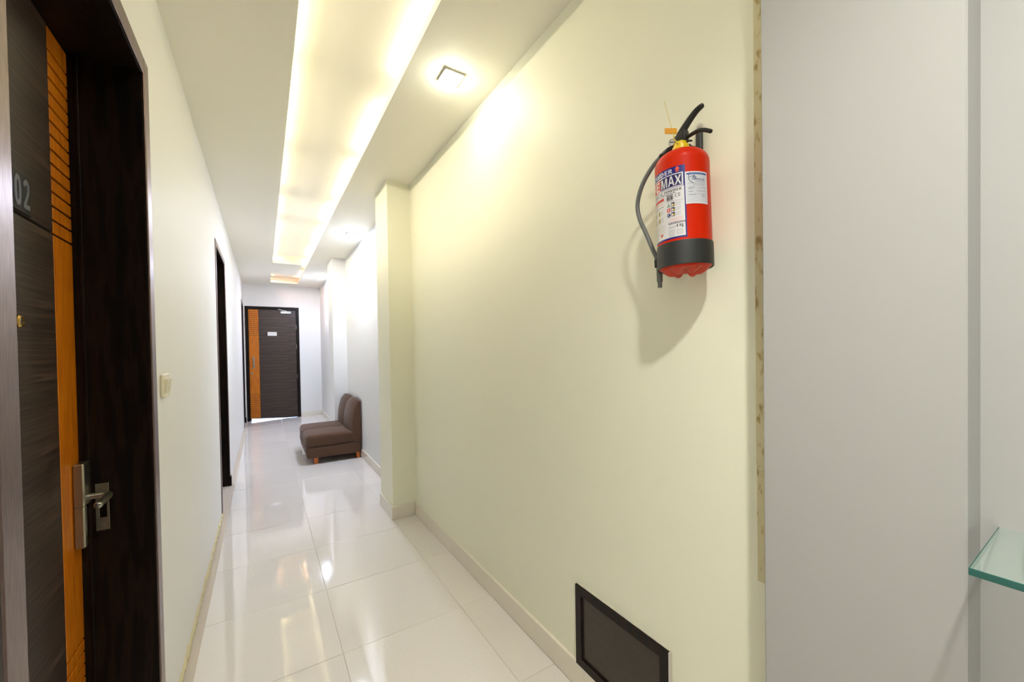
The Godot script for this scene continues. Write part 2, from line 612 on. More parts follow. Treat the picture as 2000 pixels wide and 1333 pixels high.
func near_door() -> void:
	var z0 := -0.955
	var z1 := -1.852
	var h := 2.385
	var t := thing("door_1", "open-framed dark wood doorway nearest the camera with orange strip and lever lock", "door", Vector3.ZERO, "", "structure")
	lining(t, z0, z1, h, 0.25)
	trim_frame(t, z0, z1, h, 0.065, 0.062, 0.056)
	# dark board outside the near strip
	put("dark_board", onebox(Vector3(XL - 0.002, 0, z0 + 0.0655), Vector3(XL + 0.004, h + 0.056, z0 + 0.19), 0.002), M.dark, t)
	var xf := -0.506
	var leaf := put("leaf", onebox(Vector3(xf - 0.04, 0.010, z1 + 0.002), Vector3(xf - 0.006, h - 0.002, z0 - 0.002), 0.001), M.slot, t)
	var zo := -1.712
	var top := h - 0.004
	put("veneer_panel", onebox(Vector3(xf - 0.006, 0.012, zo + 0.002), Vector3(xf, 1.7735, z0 - 0.003), 0.0012), M.veneer, leaf)
	put("veneer_panel", onebox(Vector3(xf - 0.006, 1.7815, zo + 0.002), Vector3(xf, top, z0 - 0.003), 0.0012), M.veneer, leaf)
	slats(leaf, func(u: float, y: float, d: float) -> Vector3: return Vector3(xf - 0.006 + d, y, u), zo - 0.002, z1 + 0.003, groove_heights(top))
	# spy hole
	var s := newst()
	lathe(s, [Vector2(0.016, 0.0), Vector2(0.0165, 0.003), Vector2(0.014, 0.006), Vector2(0.010, 0.0065), Vector2(0.0095, 0.003)], 32)
	var spy := put("door_viewer", s, M.brass, leaf, Vector3(xf, 1.508, -1.500))
	spy.rotation.z = -PI / 2
	var ls := newst()
	lathe(ls, [Vector2(0.0095, 0.002), Vector2(0.008, 0.0045), Vector2(0.004, 0.006), Vector2(0.0, 0.0063)], 24)
	var lens := put("viewer_lens", ls, M.lens, leaf, Vector3(xf, 1.508, -1.500))
	lens.rotation.z = -PI / 2
	# number plate
	put("number_plate", onebox(Vector3(xf, 1.784, -1.572), Vector3(xf + 0.004, 1.885, -1.432), 0.001), M.black_plate, leaf)
	var k := 0
	for ch in ["1", "0", "2"]:
		var tm := TextMesh.new()
		tm.text = ch
		tm.font = font_bold
		tm.font_size = 64
		tm.pixel_size = 0.0014
		tm.depth = 0.002
		var g := put_mesh("digit", tm, M.digit, leaf, Vector3(xf + 0.005, 1.832, -1.459 - 0.0425 * k))
		g.rotation.y = PI / 2
		g.scale = Vector3(0.72, 1.15, 1.0)
		k += 1
	# lock with lever
	var lk := put("lock_case", onebox(Vector3(xf, 0.944, -1.849), Vector3(xf + 0.026, 1.080, -1.788), 0.004), M.steel, t)
	var lower := newst()
	box(lower, Vector3(xf, 0.815, -1.811), Vector3(xf + 0.0255, 0.945, -1.788), 0.004)
	put("lock_plate", lower, M.steel, lk)
	put("lock_cover", onebox(Vector3(xf, 0.830, -1.848), Vector3(xf + 0.018, 0.943, -1.8115), 0.003), M.black_gloss, lk)
	var lv := newst()
	tube(lv, curve([Vector3(xf + 0.024, 0.968, -1.820), Vector3(xf + 0.045, 0.968, -1.820), Vector3(xf + 0.063, 0.968, -1.819), Vector3(xf + 0.0745, 0.968, -1.808), Vector3(xf + 0.077, 0.967, -1.782), Vector3(xf + 0.076, 0.966, -1.742), Vector3(xf + 0.075, 0.965, -1.710)], 6), 0.0105, 16)
	put("lever_handle", lv, M.steel, lk)
	# strike plate let into the far jamb
	var sp := newst()
	var zz := z1 + 0.0001
	var xa := -0.472
	var xb := -0.440
	box(sp, Vector3(xa, 0.945, zz), Vector3(xb, 0.998, zz + 0.002), 0.0005)
	box(sp, Vector3(xa, 0.843, zz), Vector3(xb, 0.885, zz + 0.002), 0.0005)
	box(sp, Vector3(xa, 0.885, zz), Vector3(xa + 0.009, 0.945, zz + 0.002), 0.0005)
	box(sp, Vector3(xb - 0.006, 0.885, zz), Vector3(xb, 0.945, zz + 0.002), 0.0005)
	for y in [0.860, 0.982]:
		box(sp, Vector3(-0.460, y - 0.004, zz + 0.002), Vector3(-0.452, y + 0.004, zz + 0.0032), 0.001)
	put("strike_plate", sp, M.steel, t)
	put("door_stop", onebox(Vector3(-0.490, 0.0, zz), Vector3(-0.482, h - 0.001, zz + 0.006), 0.001), M.dark, t)

func side_door(called: String, label: String, z0: float, z1: float, h: float) -> void:
	var t := thing(called, label, "door", Vector3.ZERO, "", "structure")
	lining(t, z0, z1, h, 0.25)
	trim_frame(t, z0, z1, h, 0.055, 0.055, 0.05)
	put("plinth", onebox(Vector3(XL - 0.001, 0, z1 - 0.058), Vector3(XL + 0.016, 0.10, z1 + 0.004), 0.002), M.dark, t)
	put("leaf", onebox(Vector3(-0.55, 0.010, z1 + 0.002), Vector3(-0.512, h - 0.002, z0 - 0.002), 0.001), M.veneer, t)

func end_door() -> void:
	var t := thing("door_4", "dark wood door with orange strip closing the far end of the corridor", "door", Vector3.ZERO, "", "structure")
	var x0 := -0.255
	var x1 := 0.620
	var h := 2.325
	put("jamb", onebox(Vector3(x0 - 0.047, 0, ZE - 0.15), Vector3(x0 + 0.008, h + 0.05, ZE + 0.012), 0.003), M.dark, t)
	put("jamb", onebox(Vector3(x1 - 0.008, 0, ZE - 0.15), Vector3(x1 + 0.047, h + 0.05, ZE + 0.012), 0.003), M.dark, t)
	put("door_head", onebox(Vector3(x0 + 0.0085, h - 0.008, ZE - 0.15), Vector3(x1 - 0.0085, h + 0.05, ZE + 0.012), 0.003), M.dark, t)
	var zf := ZE - 0.008
	var core := newst()
	prism(core, [Vector2(x0 + 0.011, 0.048), Vector2(x0 + 0.64, 0.010), Vector2(x1 - 0.011, 0.008), Vector2(x1 - 0.011, h - 0.011), Vector2(x0 + 0.011, h - 0.011)], 2, zf - 0.04, zf - 0.006)
	var leaf := put("leaf", core, M.slot, t)
	var xo := -0.068
	var v := newst()
	prism(v, [Vector2(xo + 0.002, 0.040), Vector2(x0 + 0.64, 0.012), Vector2(x1 - 0.012, 0.010), Vector2(x1 - 0.012, h - 0.013), Vector2(xo + 0.002, h - 0.013)], 2, zf - 0.006, zf)
	put("veneer_panel", v, M.veneer, leaf)
	var ys := [0.052]
	for i in range(1, 13): ys.append(0.052 + 0.0412 * i)
	ys.append(1.776)
	for i in range(1, 13): ys.append(1.776 + 0.0412 * i)
	ys.append(h - 0.013)
	slats(leaf, func(u: float, y: float, d: float) -> Vector3: return Vector3(u, y, zf - 0.006 + d), x0 + 0.012, xo - 0.002, ys)
	put("number_plate", onebox(Vector3(0.085, 1.765, zf), Vector3(0.250, 1.845, zf + 0.005), 0.004), M.plate, leaf)
	# pull handle on its plate, key cylinder, hinges, closer
	var pl := put("handle_plate", onebox(Vector3(-0.186, 1.085, zf), Vector3(-0.152, 1.335, zf + 0.006), 0.003), M.steel, leaf)
	pl.set_meta("label", "long steel handle plate")
	var g := newst()
	tube(g, curve([Vector3(-0.169, 1.12, zf + 0.006), Vector3(-0.169, 1.14, zf + 0.04), Vector3(-0.169, 1.20, zf + 0.045), Vector3(-0.169, 1.27, zf + 0.04), Vector3(-0.169, 1.29, zf + 0.006)], 6), 0.008, 12)
	put("pull_handle", g, M.chrome, leaf)
	var kc := newst()
	lathe(kc, [Vector2(0.022, 0.0), Vector2(0.022, 0.006), Vector2(0.018, 0.010), Vector2(0.0, 0.011)], 24)
	put("key_cylinder", kc, M.steel, leaf, Vector3(-0.205, 0.985, zf)).rotation.x = PI / 2
	for y in [1.95, 1.53, 0.89]:
		var hg := newst()
		tube(hg, [Vector3(x1 - 0.010, y - 0.045, ZE + 0.010), Vector3(x1 - 0.010, y, ZE + 0.010), Vector3(x1 - 0.010, y + 0.045, ZE + 0.010)], 0.007, 10)
		put("hinge", hg, M.steel, t)
	var stp := newst()
	box(stp, Vector3(x0, 0, zf - 0.065), Vector3(x0 + 0.026, h, zf - 0.0415), 0.001)
	box(stp, Vector3(x1 - 0.026, 0, zf - 0.065), Vector3(x1, h, zf - 0.0415), 0.001)
	box(stp, Vector3(x0 + 0.026, h - 0.026, zf - 0.065), Vector3(x1 - 0.026, h, zf - 0.0415), 0.001)
	put("door_stop", stp, M.dark, t)  # unseen, added to block sky light leaking past the leaf edges
	var cb := put("door_closer", onebox(Vector3(0.325, 2.235, zf), Vector3(0.520, 2.285, zf + 0.045), 0.010), M.plate, t)
	var arm := newst()
	tube(arm, [Vector3(0.44, 2.287, zf + 0.03), Vector3(0.36, 2.305, zf + 0.06), Vector3(0.28, 2.322, zf + 0.03)], 0.007, 8)
	put("closer_arm", arm, M.pale, cb)
	# the terrace outside, which shows only through the gap under the leaf
	tag(put("ground", onebox(Vector3(-1.6, -0.10, ZE - 4.0), Vector3(2.2, -0.001, ZE - 0.402)), M.paver, self), "pale terrace paving outside, seen under the far door", "ground", "", "structure")

# ------------------------------------------------------------------ things
func access_hatch() -> void:
	var t := thing("access_hatch", "dark wood access hatch with mitred frame low on the cream wall", "hatch", Vector3(XR, 0.106, -1.036))
	var zc := -1.036
	var z0 := -0.812 - zc
	var z1 := -1.266 - zc
	var h := 0.332
	var w := 0.034
	var xf := -0.014
	# four mitred frame boards
	var ins := [[Vector2(0, z0), Vector2(0, z1), Vector2(w, z1 + w), Vector2(w, z0 - w)], [Vector2(h, z0), Vector2(h, z1), Vector2(h - w, z1 + w), Vector2(h - w, z0 - w)], [Vector2(0, z0), Vector2(h, z0), Vector2(h - w, z0 - w), Vector2(w, z0 - w)], [Vector2(0, z1), Vector2(h, z1), Vector2(h - w, z1 + w), Vector2(w, z1 + w)]]
	for q in ins:
		var st := newst()
		prism(st, q, 0, xf, 0.0)
		put("frame_board", st, M.dark, t)
	put("panel", onebox(Vector3(xf + 0.008, w, z1 + w), Vector3(0.0, h - w, z0 - w)), M.dark_veneer, t)
	var bead := newst()
	for q in [[w, z1 + w, h - w, z1 + w + 0.006], [w, z0 - w - 0.006, h - w, z0 - w], [h - w - 0.006, z1 + w, h - w, z0 - w], [w, z1 + w, w + 0.006, z0 - w]]:
		box(bead, Vector3(xf + 0.003, q[0], q[1]), Vector3(xf + 0.009, q[2], q[3]), 0.002)
	put("bead", bead, M.dark, t)
	# paint-splashed edge of the near upright and a line of filler along the top
	var pe := newst()
	box(pe, Vector3(xf - 0.001, 0.15, z0), Vector3(0.0, h + 0.001, z0 + 0.005), 0.001)
	box(pe, Vector3(-0.007, h, z1), Vector3(0.0, h + 0.004, z0), 0.001)
	put("paint_edge", pe, M.pale, t)

func switch_plate() -> void:
	var t := thing("switch_plate", "cream wall switch on the left wall just past the near doorway", "switch", Vector3(XL, 1.299, -2.052))
	put("plate", onebox(Vector3(0, -0.045, -0.058), Vector3(0.011, 0.045, 0.058), 0.004), M.switch, t)
	for k in 2:
		var r := newst()
		var z := -0.024 + 0.048 * k
		prism(r, [Vector2(-0.026, z - 0.021), Vector2(-0.026, z + 0.021), Vector2(0.026, z + 0.021), Vector2(0.026, z - 0.021)], 0, 0.011, 0.0145)
		prism(r, [Vector2(0.0145, -0.024), Vector2(0.0145, 0.024), Vector2(0.021, 0.024)], 2, z - 0.020, z + 0.020)
		put("rocker", r, M.switch, t)

func armless_chair(label: String, zc: float) -> void:
	var t := thing("lounge_chair", label, "chair", Vector3(0.75, 0, zc), "brown armless chairs against the right wall")
	var hw := 0.251
	# legs
	for sx in [-0.215, 0.285]:
		for sz in [-0.20, 0.20]:
			var l := newst()
			var rows := []
			for p in [Vector2(0.0, 0.021), Vector2(0.004, 0.024), Vector2(0.085, 0.029)]:
				var line := []
				for k in 24:
					var a := -TAU * k / 24
					line.append(Vector3(sx + p.y * cos(a), p.x, sz + p.y * sin(a)))
				rows.append(line)
			grid(l, rows, true)
			face(l, rows[0], Vector3.DOWN)
			put("leg", l, M.foot, t)
	# upholstered base
	var b := newst()
	soft_box(b, Vector3(0.318, 0.068, hw), 0.018, func(p: Vector3) -> Vector3:
		var q := p + Vector3(0.0, 0.146, 0.0)
		if p.x < 0.0: q.x -= 0.018 * clampf((p.y + 0.068) / 0.13, 0.0, 1.0)
		return q, 12)
	put("base", b, M.fabric, t)
	# seat cushion, crowned on top and at the front
	var s := newst()
	soft_box(s, Vector3(0.285, 0.078, hw), 0.040, func(p: Vector3) -> Vector3:
		var across := 1.0 - pow(absf(p.z) / hw, 2.2)
		var q := p
		if p.y > 0.0: q.y += 0.026 * across * clampf(p.y / 0.078, 0.0, 1.0) * (1.0 - 0.6 * pow(absf(p.x) / 0.285, 3.0))
		if p.x < 0.0: q.x -= 0.022 * across * pow(clampf(-p.x / 0.285, 0.0, 1.0), 6.0)
		return q + Vector3(-0.035, 0.288, 0.0), 18)
	put("seat_cushion", s, M.fabric, t)
	# back: a wedge with a bowed, crowned face, running down to the base
	var face_line := [Vector2(0.222, 0.215), Vector2(0.216, 0.30), Vector2(0.207, 0.40), Vector2(0.206, 0.47), Vector2(0.212, 0.55), Vector2(0.228, 0.63), Vector2(0.252, 0.695), Vector2(0.282, 0.740), Vector2(0.302, 0.756), Vector2(0.314, 0.758), Vector2(0.319, 0.745), Vector2(0.321, 0.60), Vector2(0.320, 0.40), Vector2(0.319, 0.215)]
	var rows := []
	var n := 20
	for i in n + 1:
		var u := -cos(PI * i / n)
		var across := 1.0 - pow(absf(u), 2.4)
		var edge := pow(absf(u), 14.0)
		var line := []
		for k in face_line.size():
			var p: Vector2 = face_line[k]
			var front := 1.0 if k < 7 else (0.8 if k < 10 else 0.0)
			var lift := 0.030 * across if k >= 6 and k <= 10 else 0.0
			line.append(Vector3(p.x - 0.050 * across * front * (0.4 if k == 0 else 1.0) + edge * 0.008 * front, p.y + lift - edge * 0.008 * (1.0 if k > 3 and k < 12 else 0.0), u * hw))
		rows.append(line)
	var bk := newst()
	grid(bk, rows, true)
	for i in [0, n]:
		var mid := Vector3.ZERO
		for p in rows[i]: mid += p
		mid /= rows[i].size()
		for k in rows[i].size():
			face(bk, [mid, rows[i][k], rows[i][(k + 1) % rows[i].size()]], Vector3(0, 0, -1.0 if i == 0 else 1.0))
	put("backrest", bk, M.fabric, t)

func glass_shelf() -> void:
	var t := thing("glass_shelf", "clear glass shelf with green edge beside the near white pier", "shelf", Vector3(XR, 1.083, 0.25))
	var z0 := -0.132 - 0.25
	var z1 := 0.62
	put("pane", onebox(Vector3(-0.229, 0, z0 + 0.0015), Vector3(-0.0005, 0.010, z1), 0.0), M.glass, t)
	var e := newst()
	box(e, Vector3(-0.2315, -0.0002, z0), Vector3(-0.2292, 0.0102, z1), 0.0008)
	box(e, Vector3(-0.2292, -0.0002, z0), Vector3(-0.0005, 0.0102, z0 + 0.0013), 0.0003)
	put("polished_edge", e, M.glass_edge, t)
	for z in [-0.335, 0.50]:
		var c := newst()
		box(c, Vector3(-0.030, -0.012, z - 0.012), Vector3(0.0, -0.0005, z + 0.012), 0.002)
		box(c, Vector3(-0.030, 0.0105, z - 0.012), Vector3(0.0, 0.022, z + 0.012), 0.002)
		put("clamp", c, M.chrome, t)

# ------------------------------------------------------------------ the fire extinguisher
const ER := 0.0705      # radius of its cylinder

func bent(phi: float, y: float, r := ER) -> Vector3:
	# a point of the cylinder: phi 0 faces the corridor, positive turns towards the lobby
	var a := deg_to_rad(phi)
	return Vector3(-r * cos(a), y, r * sin(a))

func patch(phi0: float, phi1: float, y0: float, y1: float, r: float) -> SurfaceTool:
	# a sheet wrapped on the cylinder, u from phi0 to phi1 and v from top to bottom, with a rim that reaches the steel
	var st := newst()
	var rows := []
	for j in 9:
		var line := []
		for i in 33:
			line.append(bent(lerpf(phi0, phi1, i / 32.0), lerpf(y1, y0, j / 8.0), r))
		rows.append(line)
	grid(st, rows, false, true)
	return st

func text_width(rid: RID, size: int, text: String) -> float:
	var ts := TextServerManager.get_primary_interface()
	var w := 0.0
	for ch in text:
		var gi := ts.font_get_glyph_index(rid, size, ch.unicode_at(0), 0)
		w += ts.font_get_glyph_advance(rid, size, gi).x
	return w

func print_text(img: Image, f: SystemFont, text: String, x: float, base: float, cap: float, width: float, col: Color) -> void:
	# letters cap pixels tall, squeezed or stretched to fill width, standing on base
	var ts := TextServerManager.get_primary_interface()
	var rid: RID = f.get_rids()[0]
	var size := 64
	var fs := Vector2i(size, 0)
	var ky := cap / 46.0
	var kx := width / maxf(text_width(rid, size, text), 1.0)
	var pen := 0.0
	for ch in text:
		var gi := ts.font_get_glyph_index(rid, size, ch.unicode_at(0), 0)
		ts.font_render_glyph(rid, fs, gi)
		var r := ts.font_get_glyph_uv_rect(rid, fs, gi)
		var off := ts.font_get_glyph_offset(rid, fs, gi)
		if r.size.x > 1.0:
			var page := ts.font_get_texture_image(rid, fs, ts.font_get_glyph_texture_idx(rid, fs, gi))
			var gl := page.get_region(Rect2i(r))
			var w := maxi(1, int(round(r.size.x * kx)))
			var h := maxi(1, int(round(r.size.y * ky)))
			gl.convert(Image.FORMAT_RGBA8)
			gl.resize(w, h, Image.INTERPOLATE_BILINEAR)
			var ox := int(round(x + (pen + off.x) * kx))
			var oy := int(round(base + off.y * ky))
			for yy in h:
				for xx in w:
					var a := gl.get_pixel(xx, yy).a
					if a > 0.03 and ox + xx >= 0 and oy + yy >= 0 and ox + xx < img.get_width() and oy + yy < img.get_height():
						img.set_pixel(ox + xx, oy + yy, img.get_pixel(ox + xx, oy + yy).lerp(col, a))
		pen += ts.font_get_glyph_advance(rid, size, gi).x

func small_print(img: Image, x: int, y: int, w: int, lines: int, pitch: int, thick: int, col: Color, rng: RandomNumberGenerator) -> void:
	# lines of print too small to read: runs of word-sized dashes
	for i in lines:
		var px := x
		while px < x + w - 4:
			var word := rng.randi_range(8, 26)
			word = mini(word, x + w - px)
			img.fill_rect(Rect2i(px, y + i * pitch, word, thick), col)
			px += word + 5

func disc(img: Image, cx: int, cy: int, r: float, col: Color, inner := 0.0) -> void:
	for y in range(int(cy - r) - 1, int(cy + r) + 2):
		for x in range(int(cx - r) - 1, int(cx + r) + 2):
			var d := Vector2(x - cx, y - cy).length()
			if d <= r and d >= inner: img.set_pixel(x, y, col)

func stroke(img: Image, pts: Array, w: float, col: Color) -> void:
	for i in pts.size() - 1:
		var a: Vector2 = pts[i]
		var b: Vector2 = pts[i + 1]
		var n := int(a.distance_to(b)) + 1
		for k in n + 1:
			disc(img, int(a.lerp(b, float(k) / n).x), int(a.lerp(b, float(k) / n).y), w, col)

func paper(img: Image) -> StandardMaterial3D:
	img.generate_mipmaps()
	var m := mat(Color.WHITE, 0.3)
	m.albedo_texture = ImageTexture.create_from_image(img)
	return m

func main_label() -> StandardMaterial3D:
	# 130 degrees of the cylinder (phi -89 to 41) by 0.189 m: 8 px a degree, 5500 px a metre
	var img := Image.create(1040, 1040, false, Image.FORMAT_RGBA8)
	var blue := c8(34, 26, 120)
	var white := c8(222, 220, 222)
	var ink := c8(40, 36, 44)
	var grey := c8(150, 144, 146)
	var red := c8(214, 52, 30)
	var X := func(phi: float) -> int: return int((phi + 89.0) * 8.0)
	var Y := func(y: float) -> int: return int((1.893 - y) * 5500.0)
	var rng := RandomNumberGenerator.new()
	rng.seed = 12
	img.fill(blue)
	img.fill_rect(Rect2i(0, Y.call(1.8385), X.call(38.0), Y.call(1.7085) - Y.call(1.8385)), white)
	# top band
	print_text(img, font_bold, "POWDER", X.call(-54.0), Y.call(1.8772), 62, X.call(15.5) - X.call(-54.0), white)
	var ar := X.call(25.5)
	var ay: int = Y.call(1.8845)
	for k in 34: img.fill_rect(Rect2i(ar - k - 8, ay - 36 + k, (k + 8) * 2, 1), c8(232, 88, 62))
	img.fill_rect(Rect2i(ar - 25, ay - 2, 50, 40), c8(232, 88, 62))
	stroke(img, [Vector2(ar - 14, ay + 14), Vector2(ar + 10, ay + 2), Vector2(ar + 14, ay + 20), Vector2(ar - 10, ay + 30)], 2.0, c8(150, 40, 40))
	# framed name: red ground under its first letters, blue under the rest
	var nx: int = X.call(-80.0)
	img.fill_rect(Rect2i(nx, Y.call(1.8745), X.call(36.5) - nx, Y.call(1.8395) - Y.call(1.8745)), white)
	img.fill_rect(Rect2i(nx, Y.call(1.8720), X.call(-16.0) - nx, Y.call(1.8415) - Y.call(1.8720)), red)
	img.fill_rect(Rect2i(X.call(-16.0), Y.call(1.8720), X.call(33.8) - X.call(-16.0), Y.call(1.8415) - Y.call(1.8720)), c8(24, 16, 84))
	print_text(img, font_bold, "FE", X.call(-55.0), Y.call(1.8440), 138, X.call(-18.0) - X.call(-55.0), white)
	print_text(img, font_bold, "MAX", X.call(-15.0), Y.call(1.8440), 138, X.call(33.0) - X.call(-15.0), white)
	small_print(img, X.call(-50.0), Y.call(1.8375), X.call(34.0) - X.call(-50.0), 1, 8, 6, grey, rng)
	print_text(img, font_bold, "CHEMICAL POWDER", X.call(-56.0), Y.call(1.8285), 32, X.call(33.0) - X.call(-56.0), ink)
	print_text(img, font_bold, "FIRE EXTINGUISHER", X.call(-50.0), Y.call(1.8235), 17, X.call(20.0) - X.call(-50.0), ink)
	# left column
	img.fill_rect(Rect2i(X.call(-48.0), Y.call(1.8200), X.call(-7.0) - X.call(-48.0), 44), red)
	small_print(img, X.call(-44.0), Y.call(1.8200) + 12, 260, 2, 14, 8, c8(120, 26, 18), rng)
	small_print(img, X.call(-48.0), Y.call(1.8085), 300, 3, 14, 5, c8(214, 140, 120), rng)
	img.fill_rect(Rect2i(X.call(-48.0), Y.call(1.7975), 320, 7), ink)
	for k in 2:
		var yy: int = Y.call(1.7900) + k * 110
		for j in 2:
			var xx: int = X.call(-46.0) + j * 150
			img.fill_rect(Rect2i(xx, yy, 60, 84), c8(226, 206, 120))
			disc(img, xx + 34, yy + 16, 12, ink)
			img.fill_rect(Rect2i(xx + 22, yy + 26, 22, 40), ink)
			stroke(img, [Vector2(xx + 24, yy + 34), Vector2(xx + 8, yy + 46)], 4, ink)
			img.fill_rect(Rect2i(xx + 26, yy + 64, 7, 20), ink)
			small_print(img, xx + 74, yy + 6, 60, 5, 15, 5, grey, rng)
	small_print(img, X.call(-48.0), Y.call(1.7480), 330, 9, 15, 5, c8(186, 176, 160), rng)
	# the little red animal at the foot
	var bx: int = X.call(-21.0)
	var by: int = Y.call(1.7235)
	img.fill_rect(Rect2i(bx, by, 50, 22), c8(206, 50, 30))
	disc(img, bx + 54, by + 6, 14, c8(206, 50, 30))
	disc(img, bx + 8, by + 8, 13, c8(206, 50, 30))
	for k in [0, 14, 34, 46]: img.fill_rect(Rect2i(bx + k, by + 18, 9, 22), c8(206, 50, 30))
	# right column: approval marks, classes, weight
	var ix: int = X.call(0.0)
	img.fill_rect(Rect2i(ix, Y.call(1.8215), 122, 12), ink)
	disc(img, ix + 22, Y.call(1.8130), 26, ink, 20)
	disc(img, ix + 100, Y.call(1.8130), 26, ink, 20)
	img.fill_rect(Rect2i(ix + 14, Y.call(1.8130) - 26, 94, 52), ink)
	print_text(img, font_bold, "ISI", ix + 34, Y.call(1.8130) + 17, 34, 56, white)
	small_print(img, ix, Y.call(1.8065), 122, 1, 8, 7, ink, rng)
	print_text(img, font_plain, "CE", X.call(18.5), Y.call(1.8125), 50, 100, ink)
	small_print(img, X.call(2.0), Y.call(1.8035), 280, 1, 8, 5, grey, rng)
	var marks := [["A", c8(20, 110, 60)], ["B", c8(206, 40, 34)], ["C", c8(26, 30, 96)]]
	for k in 3:
		var yy: int = Y.call(1.8000) + k * 72
		var xx: int = X.call(0.5)
		if k == 0:
			for j in 56: img.fill_rect(Rect2i(xx + 32 - j / 2, yy + j, j + 1, 1), marks[0][1])
			print_text(img, font_bold, "A", xx + 18, yy + 52, 26, 28, white)
		elif k == 1:
			img.fill_rect(Rect2i(xx + 2, yy, 60, 58), marks[1][1])
			print_text(img, font_bold, "B", xx + 15, yy + 48, 40, 34, white)
		else:
			disc(img, xx + 32, yy + 30, 31, marks[2][1])
			print_text(img, font_bold, "C", xx + 14, yy + 48, 38, 36, white)
		img.fill_rect(Rect2i(xx + 76, yy, 62, 58), c8(30, 30, 66))
		img.fill_rect(Rect2i(xx + 84, yy + 14, 24, 38), c8(224, 220, 214))
		disc(img, xx + 120, yy + 36, 13, c8(230, 176, 50))
		small_print(img, xx + 152, yy + 4, 84, 4, 15, 5, c8(176, 168, 180), rng)
	small_print(img, X.call(6.0), Y.call(1.7590), 230, 5, 14, 5, c8(222, 160, 150), rng)
	small_print(img, X.call(3.0), Y.call(1.7475), 290, 2, 15, 11, c8(80, 76, 96), rng)
	print_text(img, font_bold, "4 Kg", X.call(19.5), Y.call(1.7330), 42, 120, ink)
	small_print(img, X.call(3.0), Y.call(1.7350), 120, 1, 10, 7, c8(90, 86, 100), rng)
	small_print(img, X.call(3.0), Y.call(1.7280), 110, 7, 15, 5, grey, rng)
	small_print(img, X.call(20.0), Y.call(1.7280), 110, 6, 15, 5, grey, rng)
	return paper(img)

func service_label() -> StandardMaterial3D:
	# 51 degrees by 0.084 m
	var img := Image.create(408, 512, false, Image.FORMAT_RGBA8)
	var ink := c8(46, 62, 110)
	var grey := c8(126, 128, 146)
	var rng := RandomNumberGenerator.new()
	rng.seed = 31
	img.fill(c8(222, 220, 226))
	img.fill_rect(Rect2i(16, 18, 376, 476), c8(206, 208, 214))
	img.fill_rect(Rect2i(20, 22, 368, 28), c8(52, 84, 148))
	small_print(img, 90, 32, 220, 1, 8, 7, c8(140, 164, 206), rng)
	# swooping emblem and the firm's name
	var arc := []
	for k in 25:
		var a := lerpf(3.6, 1.9, k / 24.0)
		arc.append(Vector2(172 + 118 * cos(a), 92 + 100 * sin(a)))
	stroke(img, arc, 4.5, ink)
	stroke(img, [Vector2(66, 92), Vector2(100, 80), Vector2(140, 74)], 4, ink)
	for k in 3:
		stroke(img, [Vector2(112 + k * 30, 128 - k * 4), Vector2(132 + k * 22, 90), Vector2(152 + k * 6, 62 + k * 14)], 5, ink)
	print_text(img, font_bold, "KHALSA", 136, 140, 30, 210, ink)
	small_print(img, 170, 150, 180, 2, 12, 6, grey, rng)
	small_print(img, 40, 186, 330, 1, 10, 5, grey, rng)
	small_print(img, 130, 204, 200, 1, 10, 6, grey, rng)
	small_print(img, 110, 222, 230, 1, 10, 5, grey, rng)
	for q in [[252, 110], [272, 60], [318, 70], [366, 120]]:
		small_print(img, 50, q[0], q[1], 1, 10, 8, c8(96, 100, 126), rng)
	# handwriting in the boxes
	for y in [262, 312, 366]:
		var pts := []
		for k in 30: pts.append(Vector2(190 + k * 6, y + rng.randf_range(-16, 16)))
		stroke(img, pts, 1.4, c8(120, 116, 126))
	stroke(img, [Vector2(270, 400), Vector2(300, 380), Vector2(310, 410), Vector2(340, 384)], 1.6, c8(70, 74, 96))
	img.fill_rect(Rect2i(376, 470, 10, 14), c8(100, 104, 120))
	return paper(img)

